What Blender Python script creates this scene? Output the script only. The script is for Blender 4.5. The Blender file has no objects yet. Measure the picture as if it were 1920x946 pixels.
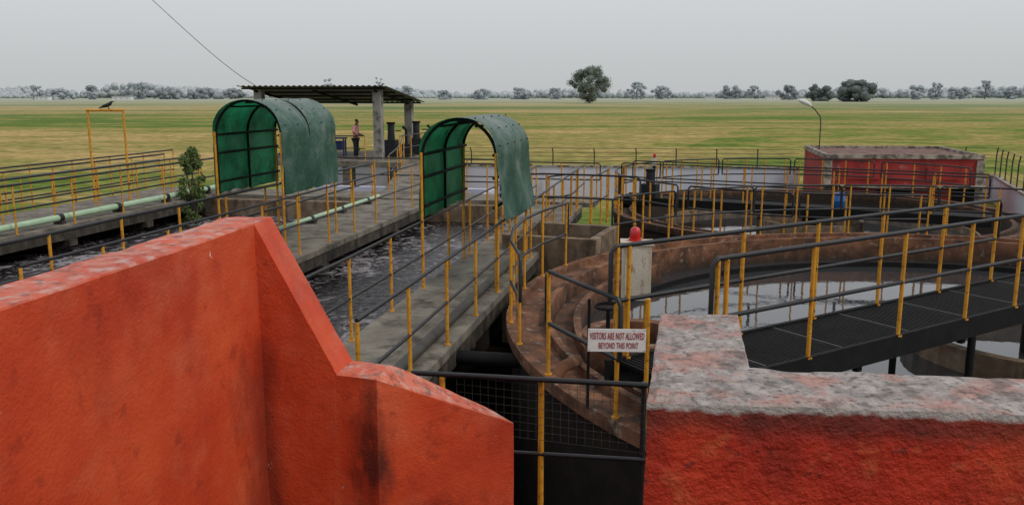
import bpy, math, random
from mathutils import Vector, noise, Matrix
random.seed(7)
C = bpy.context.scene.collection
TH = math.atan(295/1600)
ct, st = math.cos(TH), math.sin(TH)
CAMZ = 3.0
def P(x, y, z=0.0):
    u=(x-960)/1600; v=(473-y)/1600
    dy=v*st+ct; dz=v*ct-st
    t=(z-CAMZ)/dz
    return Vector((u*t, dy*t, z))
def uv(u, v, z=0.0):
    return Vector((.981*u+.196*v, -.196*u+.981*v, z))
UA = math.atan2(-.196,.981)
# ------------------------------------------------------------------ materials
def pm(name, cols, scale=4, rough=.85, bump=.25, bscale=45, stretch=(1,1,1), layers=(), spec=.3, metal=0, dist=.0, bump2=None):
    m=bpy.data.materials.new(name); m.use_nodes=True
    nt=m.node_tree; N=nt.nodes; L=nt.links
    b=N['Principled BSDF']; b.inputs['Roughness'].default_value=rough
    b.inputs['Specular IOR Level'].default_value=spec; b.inputs['Metallic'].default_value=metal
    tc=N.new('ShaderNodeTexCoord'); geo=N.new('ShaderNodeNewGeometry')
    def nz(sc, stv, det=6, ds=0.0, off=0.0):
        mp=N.new('ShaderNodeMapping'); mp.inputs['Scale'].default_value=stv; mp.inputs['Location'].default_value=(off,off*.7,off*.3)
        L.new(tc.outputs['Object'], mp.inputs['Vector'])
        n=N.new('ShaderNodeTexNoise'); n.inputs['Scale'].default_value=sc; n.inputs['Detail'].default_value=det
        n.inputs['Roughness'].default_value=.62; n.inputs['Distortion'].default_value=ds
        L.new(mp.outputs[0], n.inputs['Vector']); return n.outputs['Fac']
    f=nz(scale, stretch, 8, dist)
    r=N.new('ShaderNodeValToRGB'); e=r.color_ramp.elements
    n=len(cols)
    e[0].position=.3; e[0].color=(*cols[0],1); e[1].position=.7; e[1].color=(*cols[-1],1)
    for i in range(1,n-1):
        q=e.new(.3+.4*i/(n-1)); q.color=(*cols[i],1)
    L.new(f, r.inputs[0]); cur=r.outputs['Color']
    k=1.7
    for ly in layers:
        k+=3.1
        fn=nz(ly.get('scale',6), ly.get('stretch',(1,1,1)), 8, ly.get('dist',0), k)
        if 'z' in ly:
            sp=N.new('ShaderNodeSeparateXYZ'); L.new(geo.outputs['Position'], sp.inputs[0])
            ma=N.new('ShaderNodeMath'); ma.operation='MULTIPLY_ADD'; L.new(fn, ma.inputs[0]); ma.inputs[1].default_value=ly.get('amp',.1)
            L.new(sp.outputs['Z'], ma.inputs[2])
            mr=N.new('ShaderNodeMapRange'); mr.inputs[1].default_value=ly['z'][0]; mr.inputs[2].default_value=ly['z'][1]
            L.new(ma.outputs[0], mr.inputs[0])
        elif 'pt' in ly:
            x,y,z,sx,sy,sz=ly['pt']
            mp=N.new('ShaderNodeVectorMath'); mp.operation='SUBTRACT'; L.new(geo.outputs['Position'],mp.inputs[0]); mp.inputs[1].default_value=(x,y,z)
            md=N.new('ShaderNodeVectorMath'); md.operation='DIVIDE'; L.new(mp.outputs[0],md.inputs[0]); md.inputs[1].default_value=(sx,sy,sz)
            ln=N.new('ShaderNodeVectorMath'); ln.operation='LENGTH'; L.new(md.outputs[0],ln.inputs[0])
            ma=N.new('ShaderNodeMath'); ma.operation='MULTIPLY_ADD'; L.new(fn, ma.inputs[0]); ma.inputs[1].default_value=-2.6; L.new(ln.outputs['Value'],ma.inputs[2])
            mr=N.new('ShaderNodeMapRange'); mr.inputs[1].default_value=-.3; mr.inputs[2].default_value=-1.0; L.new(ma.outputs[0], mr.inputs[0])
        else:
            mr=N.new('ShaderNodeMapRange'); mr.inputs[1].default_value=ly['lo']; mr.inputs[2].default_value=ly['hi']
            L.new(fn, mr.inputs[0])
        fac=mr.outputs[0]
        if ly.get('top'):
            s2=N.new('ShaderNodeSeparateXYZ'); L.new(geo.outputs['Normal'], s2.inputs[0])
            m2=N.new('ShaderNodeMapRange'); m2.inputs[1].default_value=.45; m2.inputs[2].default_value=.75; L.new(s2.outputs['Z'], m2.inputs[0])
            m3=N.new('ShaderNodeMath'); m3.operation='MULTIPLY'; L.new(fac,m3.inputs[0]); L.new(m2.outputs[0],m3.inputs[1]); fac=m3.outputs[0]
        if 'amt' in ly:
            m4=N.new('ShaderNodeMath'); m4.operation='MULTIPLY'; L.new(fac,m4.inputs[0]); m4.inputs[1].default_value=ly['amt']; fac=m4.outputs[0]
        mx=N.new('ShaderNodeMix'); mx.data_type='RGBA'
        L.new(fac, mx.inputs['Factor']); L.new(cur, mx.inputs['A']); mx.inputs['B'].default_value=(*ly['col'],1)
        cur=mx.outputs['Result']
    L.new(cur, b.inputs['Base Color'])
    if bump:
        bn=N.new('ShaderNodeBump'); bn.inputs['Strength'].default_value=bump; bn.inputs['Distance'].default_value=.02
        L.new(nz(bscale,(1,1,1),5), bn.inputs['Height']); last=bn
        if bump2:
            b2=N.new('ShaderNodeBump'); b2.inputs['Strength'].default_value=bump2[0]; b2.inputs['Distance'].default_value=bump2[2]
            L.new(nz(bump2[1],(1,1,1),4), b2.inputs['Height']); L.new(bn.outputs[0], b2.inputs['Normal']); last=b2
        L.new(last.outputs[0], b.inputs['Normal'])
    return m
M={}
M['red']=pm('red_plaster',[(.38,.030,.010),(.54,.058,.017),(.62,.088,.026)],1.4,.6,.28,70,layers=[
    dict(col=(.62,.16,.08),scale=3.0,lo=.50,hi=.75,amt=.5),
    dict(col=(.24,.018,.010),scale=1.7,lo=.52,hi=.76,stretch=(1,1,.45),amt=.65),
    dict(col=(.20,.018,.010),scale=9,lo=.58,hi=.70,amt=.45),
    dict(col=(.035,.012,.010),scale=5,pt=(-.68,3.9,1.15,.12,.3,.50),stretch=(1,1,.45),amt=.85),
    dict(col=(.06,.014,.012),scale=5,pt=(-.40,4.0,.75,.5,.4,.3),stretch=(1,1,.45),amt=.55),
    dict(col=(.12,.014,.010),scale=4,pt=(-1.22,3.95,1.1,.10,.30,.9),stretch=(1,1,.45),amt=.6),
    dict(col=(.05,.016,.012),scale=11,lo=.68,hi=.74,stretch=(1,1,.3),amt=.7),
    dict(col=(.74,.56,.50),scale=13,lo=.70,hi=.725,stretch=(1,1,.4),amt=.85),
    dict(col=(.50,.19,.13),scale=9,lo=.35,hi=.62,top=1,amt=.8),
    dict(col=(.50,.41,.38),scale=14,lo=.50,hi=.66,top=1,amt=.7),
    dict(col=(.07,.04,.03),scale=15,lo=.53,hi=.66,top=1,amt=.75)],bump2=(.22,6,.04))
M['red2']=pm('deep_red_plaster',[(.32,.016,.007),(.48,.032,.011),(.60,.065,.02)],2.4,.62,.45,50,layers=[
    dict(col=(.06,.009,.008),scale=3.2,lo=.50,hi=.74,stretch=(1,1,.5),amt=.8),
    dict(col=(.62,.14,.05),scale=12,lo=.56,hi=.70,amt=.5),
    dict(col=(.05,.02,.018),scale=20,lo=.60,hi=.68,amt=.6),
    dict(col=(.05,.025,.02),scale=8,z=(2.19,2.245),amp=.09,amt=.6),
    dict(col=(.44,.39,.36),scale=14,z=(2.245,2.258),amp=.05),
    dict(col=(.27,.235,.22),scale=5,lo=.2,hi=.35,top=1,amt=.97),
    dict(col=(.44,.395,.375),scale=22,lo=.45,hi=.62,top=1,amt=.75),
    dict(col=(.40,.16,.12),scale=7,lo=.48,hi=.60,top=1,amt=.65),
    dict(col=(.10,.088,.08),scale=13,lo=.50,hi=.64,top=1,amt=.8),
    dict(col=(.035,.032,.03),scale=48,lo=.53,hi=.64,top=1,amt=.7)],bump2=(.45,14,.04))
M['concrete']=pm('aged_concrete',[(.085,.076,.062),(.17,.152,.124),(.25,.226,.188)],1.8,.9,.4,60,layers=[
    dict(col=(.035,.03,.024),scale=3,lo=.50,hi=.68,amt=.8), dict(col=(.32,.30,.26),scale=25,lo=.6,hi=.7,amt=.5)])
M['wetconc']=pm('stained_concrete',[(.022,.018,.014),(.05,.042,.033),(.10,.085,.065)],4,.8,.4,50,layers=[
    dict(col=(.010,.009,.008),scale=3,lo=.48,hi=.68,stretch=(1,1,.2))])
M['gapshade']=pm('gap_shade_concrete',[(.007,.005,.004),(.022,.014,.010)],3,.9,.3,50)  # shade of the gap put into the wall colour as near-black
M['rust']=pm('rust_brown_concrete',[(.07,.034,.020),(.165,.072,.037),(.27,.125,.068)],1.9,.85,.5,50,layers=[
    dict(col=(.03,.018,.013),scale=3,lo=.47,hi=.66,amt=.85), dict(col=(.32,.27,.21),scale=8,lo=.57,hi=.68,amt=.65),
    dict(col=(.022,.017,.013),scale=5,z=(.12,-.30),amp=.45,stretch=(1,1,.2),amt=.92)])
M['rust2']=pm('tan_brown_concrete',[(.11,.075,.045),(.185,.13,.085),(.29,.23,.17)],3,.88,.4,50,layers=[
    dict(col=(.03,.022,.017),scale=4,lo=.48,hi=.68,stretch=(1,1,.3),amt=.85)])
M['yellow']=pm('worn_yellow_paint',[(.46,.19,.015),(.60,.27,.018),(.66,.33,.03)],9,.5,.12,60,spec=.4,layers=[
    dict(col=(.14,.05,.015),scale=22,lo=.54,hi=.68,amt=.8)])
M['black']=pm('black_rail_paint',[(.008,.008,.010),(.017,.017,.02)],6,.42,.15,60,spec=.4,layers=[
    dict(col=(.10,.085,.075),scale=28,lo=.62,hi=.72,amt=.6)])
M['dark']=pm('black_steel',[(.006,.006,.007),(.012,.012,.012)],6,.7,.2,60,spec=.15)
M['greenpipe']=pm('pale_green_pipe_paint',[(.30,.44,.30),(.40,.55,.38)],5,.5,.1,50,layers=[dict(col=(.2,.2,.15),scale=14,lo=.6,hi=.7,amt=.6)])
M['greypipe']=pm('dark_grey_pipe',[(.035,.033,.030),(.07,.065,.058)],5,.6,.15,50)
M['lav']=pm('lavender_whitewash',[(.46,.47,.58),(.57,.58,.69)],.8,.9,.2,30,layers=[dict(col=(.25,.25,.28),scale=1.5,lo=.55,hi=.75,stretch=(1,1,.3),amt=.6)])
M['offwhite']=pm('offwhite_paint',[(.48,.43,.34),(.62,.57,.47)],4,.75,.3,50,layers=[
    dict(col=(.20,.09,.045),scale=8,lo=.52,hi=.66,stretch=(1,1,.35),amt=.9)])
M['bred']=pm('faded_red_wall',[(.26,.024,.022),(.36,.042,.038)],1.0,.85,.2,30,layers=[
    dict(col=(.07,.015,.015),scale=1.2,lo=.50,hi=.70,stretch=(1,1,.25),amt=.85), dict(col=(.40,.25,.22),scale=3,lo=.60,hi=.74,amt=.6)])
M['bwhite']=pm('weathered_cream_band',[(.26,.22,.18),(.42,.37,.31)],2,.85,.2,30,layers=[dict(col=(.07,.05,.045),scale=3,lo=.44,hi=.58,amt=.85)])
M['roofgrey']=pm('roof_slab',[(.20,.19,.17),(.30,.285,.26)],2,.9,.2,30,layers=[dict(col=(.07,.065,.06),scale=3,lo=.50,hi=.66)])
M['roofred']=pm('stained_red_brown_roof',[(.12,.06,.05),(.22,.13,.11)],1.2,.9,.2,30,layers=[dict(col=(.05,.035,.03),scale=2,lo=.50,hi=.66)])
M['tin']=pm('corrugated_sheet',[(.13,.13,.125),(.22,.22,.21)],2,.55,.1,30,layers=[dict(col=(.10,.06,.045),scale=4,lo=.55,hi=.7,amt=.7)])
M['blue']=pm('blue_plastic',[(.01,.09,.32),(.015,.13,.42)],5,.4,.05,40,spec=.5)
M['bluem']=pm('blue_machine_paint',[(.02,.035,.12),(.03,.05,.17)],5,.5,.1,40)
M['machine']=pm('dark_machine_paint',[(.010,.012,.017),(.024,.026,.032)],5,.5,.1,40)
M['redlamp']=pm('red_lamp_glass',[(.42,.006,.006),(.5,.012,.01)],5,.25,.0,40,spec=.6)
M['signw']=pm('white_sign_board',[(.68,.64,.62),(.78,.75,.73)],6,.5,.1,50,layers=[dict(col=(.35,.2,.15),scale=14,lo=.6,hi=.7,amt=.6)])
M['signr']=pm('red_sign_letters',[(.30,.008,.008),(.38,.015,.015)],6,.6,0)
M['galv']=pm('galvanised_grey',[(.35,.36,.36),(.45,.46,.46)],5,.5,.1,40)
M['skin']=pm('brown_skin',[(.16,.075,.045),(.20,.10,.06)],8,.6,.0,40)
M['pink']=pm('pink_shirt',[(.62,.26,.28),(.74,.36,.37)],8,.9,.2,40)
M['navy']=pm('dark_trousers',[(.012,.012,.02),(.02,.02,.03)],8,.9,.2,40)
M['hair']=pm('black_hair',[(.008,.007,.006),(.015,.013,.012)],8,.6,.2,90)
M['crow']=pm('grey_black_feathers',[(.02,.02,.022),(.035,.035,.038)],12,.5,.2,60)
M['crowneck']=pm('grey_feathers',[(.14,.13,.12),(.20,.19,.18)],12,.7,.2,60)
M['leaf']=pm('leaf_green',[(.03,.055,.014),(.06,.10,.022),(.13,.17,.045)],1.5,.6,.0)
M['bark']=pm('bark',[(.06,.045,.035),(.12,.09,.07)],4,.9,.4,20)
M['far0']=pm('big_tree_foliage',[(.08,.105,.085),(.13,.16,.13),(.185,.215,.18)],.28,.9,0)
M['far1']=pm('dark_far_foliage',[(.10,.125,.12),(.13,.155,.15),(.16,.185,.18)],.22,.9,0,spec=0)
M['far2']=pm('hazy_foliage',[(.29,.33,.355),(.32,.36,.385),(.345,.385,.41)],.03,1,0,spec=0)  # hazy materials: distance haze is mixed into their base colours
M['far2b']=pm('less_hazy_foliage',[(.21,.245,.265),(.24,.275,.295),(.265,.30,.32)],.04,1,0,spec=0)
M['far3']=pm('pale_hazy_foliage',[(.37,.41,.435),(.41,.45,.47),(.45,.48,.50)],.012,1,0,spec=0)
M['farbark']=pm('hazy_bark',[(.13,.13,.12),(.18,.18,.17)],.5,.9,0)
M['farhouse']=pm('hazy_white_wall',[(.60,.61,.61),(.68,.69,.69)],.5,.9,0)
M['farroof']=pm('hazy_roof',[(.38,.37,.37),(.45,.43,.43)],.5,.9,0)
def canopy_mat():
    m=bpy.data.materials.new('green_fibreglass_sheet'); m.use_nodes=True; nt=m.node_tree; N=nt.nodes; L=nt.links
    N.remove(N['Principled BSDF']); out=N['Material Output']
    tc=N.new('ShaderNodeTexCoord'); g=N.new('ShaderNodeNewGeometry')
    n=N.new('ShaderNodeTexNoise'); n.inputs['Scale'].default_value=1.5; n.inputs['Detail'].default_value=11; n.inputs['Roughness'].default_value=.78; L.new(tc.outputs['Object'],n.inputs['Vector'])
    r=N.new('ShaderNodeValToRGB'); r.color_ramp.elements[0].position=.40; r.color_ramp.elements[0].color=(.012,.075,.05,1); r.color_ramp.elements[1].position=.72; r.color_ramp.elements[1].color=(.26,.31,.29,1)
    q=r.color_ramp.elements.new(.54); q.color=(.055,.145,.108,1)
    sp=N.new('ShaderNodeSeparateXYZ'); L.new(g.outputs['Normal'],sp.inputs[0])
    ad=N.new('ShaderNodeMath'); ad.operation='MULTIPLY_ADD'; ad.inputs[1].default_value=.14; L.new(sp.outputs['Z'],ad.inputs[0]); L.new(n.outputs['Fac'],ad.inputs[2])
    L.new(ad.outputs[0],r.inputs[0])
    n2=N.new('ShaderNodeTexNoise'); n2.inputs['Scale'].default_value=18; n2.inputs['Detail'].default_value=8; n2.inputs['Roughness'].default_value=.7; L.new(tc.outputs['Object'],n2.inputs['Vector'])
    mr=N.new('ShaderNodeMapRange'); mr.inputs[1].default_value=.57; mr.inputs[2].default_value=.66; mr.inputs[4].default_value=.6; L.new(n2.outputs['Fac'],mr.inputs[0])
    mm=N.new('ShaderNodeMix'); mm.data_type='RGBA'; L.new(mr.outputs[0],mm.inputs['Factor']); L.new(r.outputs[0],mm.inputs['A']); mm.inputs['B'].default_value=(.28,.34,.31,1)
    ri=N.new('ShaderNodeValToRGB'); ri.color_ramp.elements[0].color=(.002,.025,.012,1); ri.color_ramp.elements[1].color=(.012,.15,.07,1); ri.color_ramp.elements[0].position=.38; ri.color_ramp.elements[1].position=.66
    L.new(n.outputs['Fac'],ri.inputs[0])
    mx=N.new('ShaderNodeMix'); mx.data_type='RGBA'; L.new(g.outputs['Backfacing'],mx.inputs['Factor']); L.new(mm.outputs['Result'],mx.inputs['A']); L.new(ri.outputs[0],mx.inputs['B'])
    d=N.new('ShaderNodeBsdfPrincipled'); d.inputs['Roughness'].default_value=.45; L.new(mx.outputs['Result'],d.inputs['Base Color'])
    t=N.new('ShaderNodeBsdfTranslucent')
    rt=N.new('ShaderNodeValToRGB'); rt.color_ramp.elements[0].color=(.003,.09,.035,1); rt.color_ramp.elements[1].color=(.02,.42,.17,1); rt.color_ramp.elements[0].position=.38; rt.color_ramp.elements[1].position=.64; L.new(n.outputs['Fac'],rt.inputs[0])
    tm=N.new('ShaderNodeMix'); tm.data_type='RGBA'; L.new(g.outputs['Backfacing'],tm.inputs['Factor']); tm.inputs['A'].default_value=(.03,.14,.09,1); L.new(rt.outputs[0],tm.inputs['B']); L.new(tm.outputs['Result'],t.inputs['Color'])
    s=N.new('ShaderNodeMixShader'); s.inputs[0].default_value=.35; L.new(d.outputs[0],s.inputs[1]); L.new(t.outputs[0],s.inputs[2]); L.new(s.outputs[0],out.inputs['Surface'])
    bn=N.new('ShaderNodeBump'); bn.inputs['Strength'].default_value=.4; bn.inputs['Distance'].default_value=.02; L.new(n2.outputs['Fac'],bn.inputs['Height']); L.new(bn.outputs[0],d.inputs['Normal'])
    return m
M['sheet']=canopy_mat()
def water_mat(name, base, foam, fs, amount, rough, bstr, bsc, ior=1.33):
    m=bpy.data.materials.new(name); m.use_nodes=True; nt=m.node_tree; N=nt.nodes; L=nt.links
    b=N['Principled BSDF']; b.inputs['IOR'].default_value=ior
    tc=N.new('ShaderNodeTexCoord')
    n=N.new('ShaderNodeTexNoise'); n.inputs['Scale'].default_value=fs; n.inputs['Detail'].default_value=10; n.inputs['Roughness'].default_value=.74; n.inputs['Distortion'].default_value=1.2
    L.new(tc.outputs['Object'],n.inputs['Vector'])
    big=N.new('ShaderNodeTexNoise'); big.inputs['Scale'].default_value=.45; big.inputs['Detail'].default_value=2; L.new(tc.outputs['Object'],big.inputs['Vector'])
    ad=N.new('ShaderNodeMath'); ad.operation='MULTIPLY_ADD'; L.new(big.outputs['Fac'],ad.inputs[0]); ad.inputs[1].default_value=.35; L.new(n.outputs['Fac'],ad.inputs[2])
    mr=N.new('ShaderNodeMapRange'); mr.inputs[1].default_value=amount; mr.inputs[2].default_value=amount+.10; L.new(ad.outputs[0],mr.inputs[0])
    mx=N.new('ShaderNodeMix'); mx.data_type='RGBA'; L.new(mr.outputs[0],mx.inputs['Factor']); mx.inputs['A'].default_value=(*base,1); mx.inputs['B'].default_value=(*foam,1)
    L.new(mx.outputs['Result'],b.inputs['Base Color'])
    rr=N.new('ShaderNodeMapRange'); rr.inputs[3].default_value=rough; rr.inputs[4].default_value=.8; L.new(mr.outputs[0],rr.inputs[0]); L.new(rr.outputs[0],b.inputs['Roughness'])
    n3=N.new('ShaderNodeTexNoise'); n3.inputs['Scale'].default_value=bsc; n3.inputs['Detail'].default_value=4; L.new(tc.outputs['Object'],n3.inputs['Vector'])
    bn=N.new('ShaderNodeBump'); bn.inputs['Strength'].default_value=bstr; bn.inputs['Distance'].default_value=.05; L.new(n3.outputs['Fac'],bn.inputs['Height']); L.new(bn.outputs[0],b.inputs['Normal'])
    return m
M['aer']=water_mat('aerated_water',(.010,.008,.010),(.27,.25,.265),3.2,.69,.2,1.0,7)
M['still']=water_mat('still_water',(.035,.037,.040),(.07,.07,.065),1.0,.90,.02,.05,3,1.75)
def field_mat():
    m=bpy.data.materials.new('field'); m.use_nodes=True; nt=m.node_tree; N=nt.nodes; L=nt.links
    b=N['Principled BSDF']; b.inputs['Roughness'].default_value=1; b.inputs['Specular IOR Level'].default_value=0
    tc=N.new('ShaderNodeTexCoord')
    def nz(stv,sc,det=6,off=0,ds=0):
        mp=N.new('ShaderNodeMapping'); mp.inputs['Scale'].default_value=stv; mp.inputs['Location'].default_value=(off,off,0); L.new(tc.outputs['Object'],mp.inputs['Vector'])
        n=N.new('ShaderNodeTexNoise'); n.inputs['Scale'].default_value=sc; n.inputs['Detail'].default_value=det; n.inputs['Roughness'].default_value=.62; n.inputs['Distortion'].default_value=ds; L.new(mp.outputs[0],n.inputs['Vector']); return n.outputs['Fac']
    a=nz((.40,1,1),.016,6,11,.8)
    a2=nz((.5,1,1),.14,6,47,.5)
    av=N.new('ShaderNodeMath'); av.operation='MULTIPLY_ADD'; L.new(a2,av.inputs[0]); av.inputs[1].default_value=.38
    mu=N.new('ShaderNodeMath'); mu.operation='MULTIPLY'; L.new(a,mu.inputs[0]); mu.inputs[1].default_value=.64; L.new(mu.outputs[0],av.inputs[2])
    # field plots: long strips of crop, each with its own tone
    vo=N.new('ShaderNodeTexVoronoi'); vo.inputs['Scale'].default_value=.022; mpv=N.new('ShaderNodeMapping'); mpv.inputs['Scale'].default_value=(.35,1,1); mpv.inputs['Rotation'].default_value=(0,0,.12); L.new(tc.outputs['Object'],mpv.inputs['Vector']); L.new(mpv.outputs[0],vo.inputs['Vector'])
    vs=N.new('ShaderNodeSeparateColor'); L.new(vo.outputs['Color'],vs.inputs[0])
    v2=N.new('ShaderNodeMath'); v2.operation='MULTIPLY_ADD'; L.new(vs.outputs[0],v2.inputs[0]); v2.inputs[1].default_value=.10; L.new(av.outputs[0],v2.inputs[2])
    r=N.new('ShaderNodeValToRGB'); E=r.color_ramp.elements
    E[0].position=.47; E[0].color=(.10,.155,.035,1); E[1].position=.65; E[1].color=(.40,.29,.125,1)
    for p,c in ((.51,(.145,.185,.045)),(.545,(.22,.21,.065)),(.57,(.32,.25,.095)),(.59,(.21,.205,.065)),(.615,(.34,.26,.105))):
        q=E.new(p); q.color=(*c,1)
    L.new(v2.outputs[0],r.inputs[0])
    f2=nz((.8,1,1),1.3,9,3); m1=N.new('ShaderNodeMapRange'); m1.inputs[1].default_value=.3; m1.inputs[2].default_value=.7; m1.inputs[3].default_value=.55; m1.inputs[4].default_value=1.4; L.new(f2,m1.inputs[0])
    mul=N.new('ShaderNodeVectorMath'); mul.operation='SCALE'; L.new(r.outputs[0],mul.inputs[0]); L.new(m1.outputs[0],mul.inputs['Scale'])
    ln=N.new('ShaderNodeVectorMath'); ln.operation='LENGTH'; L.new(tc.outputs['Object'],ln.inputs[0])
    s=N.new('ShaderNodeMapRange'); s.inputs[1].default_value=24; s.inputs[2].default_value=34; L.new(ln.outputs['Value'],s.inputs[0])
    mx=N.new('ShaderNodeMix'); mx.data_type='RGBA'; L.new(s.outputs[0],mx.inputs['Factor']); mx.inputs['A'].default_value=(.012,.010,.008,1); L.new(mul.outputs[0],mx.inputs['B'])  # dark soil around the plant, deepened to carry the void's shade
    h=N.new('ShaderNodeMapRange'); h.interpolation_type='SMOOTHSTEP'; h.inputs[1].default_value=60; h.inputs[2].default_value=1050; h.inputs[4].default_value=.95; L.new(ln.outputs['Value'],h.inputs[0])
    mh=N.new('ShaderNodeMix'); mh.data_type='RGBA'; L.new(h.outputs[0],mh.inputs['Factor']); L.new(mx.outputs['Result'],mh.inputs['A']); mh.inputs['B'].default_value=(.34,.37,.30,1)  # aerial haze painted into the ground colour by distance
    L.new(mh.outputs['Result'],b.inputs['Base Color'])
    return m
M['field']=field_mat()
# ------------------------------------------------------------------ mesh builder
class MB:
    def __init__(s): s.v=[]; s.f=[]; s.sm=[]
    def add(s,vs,fs,sm=False):
        o=len(s.v); s.v+= [tuple(p) for p in vs]; s.f+=[tuple(i+o for i in f) for f in fs]; s.sm+=[sm]*len(fs); return s
    def box(s,c,d,rz=0):
        cx,cy,cz=c; hx,hy,hz=d[0]/2,d[1]/2,d[2]/2; ca,sa=math.cos(rz),math.sin(rz); vs=[]
        for z in(-hz,hz):
            for x,y in((-hx,-hy),(hx,-hy),(hx,hy),(-hx,hy)): vs.append((cx+x*ca-y*sa,cy+x*sa+y*ca,cz+z))
        return s.add(vs,[(3,2,1,0),(4,5,6,7),(0,1,5,4),(1,2,6,5),(2,3,7,6),(3,0,4,7)])
    def prism(s,pts,z0,z1):
        n=len(pts); vs=[(p[0],p[1],z0) for p in pts]+[(p[0],p[1],z1 if len(p)<3 else p[2]) for p in pts]
        return s.add(vs,[tuple(range(n-1,-1,-1)),tuple(range(n,2*n))]+[(i,(i+1)%n,n+(i+1)%n,n+i) for i in range(n)])
    def uvbox(s,u0,u1,v0,v1,z0,z1):
        return s.prism([uv(u0,v0)[:2],uv(u1,v0)[:2],uv(u1,v1)[:2],uv(u0,v1)[:2]],z0,z1)
    def tube(s,pts,r,seg=8,cap=True):
        pts=[Vector(p) for p in pts]; n=len(pts); rs=r if isinstance(r,(list,tuple)) else [r]*n
        vs=[];prev=None
        for i,p in enumerate(pts):
            t=(pts[min(i+1,n-1)]-pts[max(i-1,0)])
            if t.length<1e-7: t=Vector((0,0,1))
            t.normalize()
            if prev is None:
                a=Vector((0,0,1)) if abs(t.z)<.9 else Vector((1,0,0)); x=t.cross(a).normalized()
            else:
                x=(prev-t*prev.dot(t))
                x=x.normalized() if x.length>1e-5 else t.orthogonal().normalized()
            prev=x; y=t.cross(x)
            for k in range(seg):
                a=2*math.pi*k/seg; vs.append(p+(x*math.cos(a)+y*math.sin(a))*rs[i])
        fs=[(i*seg+k,i*seg+(k+1)%seg,(i+1)*seg+(k+1)%seg,(i+1)*seg+k) for i in range(n-1) for k in range(seg)]
        s.add(vs,fs,True)
        if cap: s.add(vs[:seg],[tuple(range(seg-1,-1,-1))]); s.add(vs[-seg:],[tuple(range(seg))])
        return s
    def lathe(s,prof,c,seg=64,a0=0,a1=2*math.pi,closed=False,sm=False):
        full=abs(a1-a0-2*math.pi)<1e-6; n=seg if full else seg+1; m=len(prof); vs=[]
        for i in range(n):
            a=a0+(a1-a0)*i/seg
            for r,z in prof: vs.append((c[0]+r*math.cos(a),c[1]+r*math.sin(a),z))
        fs=[]
        for i in range(seg):
            j=(i+1)%n
            for k in range(m if closed else m-1):
                l=(k+1)%m; fs.append((i*m+k,j*m+k,j*m+l,i*m+l))
        return s.add(vs,fs,sm)
    def build(s,name,mat,parent=None,label=None,cat=None,group=None,kind=None,off=None):
        o=off
        if o is None:
            o=Vector((0,0,0)); q=parent
            while q: o+=q.location; q=q.parent
        me=bpy.data.meshes.new(name); me.from_pydata([(a-o[0],b-o[1],c-o[2]) for a,b,c in s.v],[],s.f)
        me.polygons.foreach_set('use_smooth',s.sm); me.materials.append(M[mat] if isinstance(mat,str) else mat); me.update()
        ob=bpy.data.objects.new(name,me); C.objects.link(ob)
        if parent: ob.parent=parent
        tag(ob,label,cat,group,kind); return ob
def tag(o,label=None,cat=None,group=None,kind=None):
    if label:o['label']=label
    if cat:o['category']=cat
    if group:o['group']=group
    if kind:o['kind']=kind
def thing(name,label,cat,loc=(0,0,0),group=None):
    o=bpy.data.objects.new(name,None); C.objects.link(o); o.location=loc; o.empty_display_size=.1; tag(o,label,cat,group); return o
def dup(root,loc,rz=0,sc=None,label=None):
    r=root.copy(); C.objects.link(r); r.location=loc; r.rotation_euler=(0,0,rz)
    if sc: r.scale=sc
    if label: r['label']=label
    for ch in root.children:
        c=ch.copy(); C.objects.link(c); c.parent=r
        for g in ch.children:
            d=g.copy(); C.objects.link(d); d.parent=c
    return r
# ------------------------------------------------------------------ ground, water
g=MB(); 
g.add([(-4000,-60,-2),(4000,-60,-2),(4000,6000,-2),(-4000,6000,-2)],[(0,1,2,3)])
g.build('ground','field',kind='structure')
MB().uvbox(-15.5,-3.8,5.5,23.6,-.75,-.6).build('water','aer',kind='structure')
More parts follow.
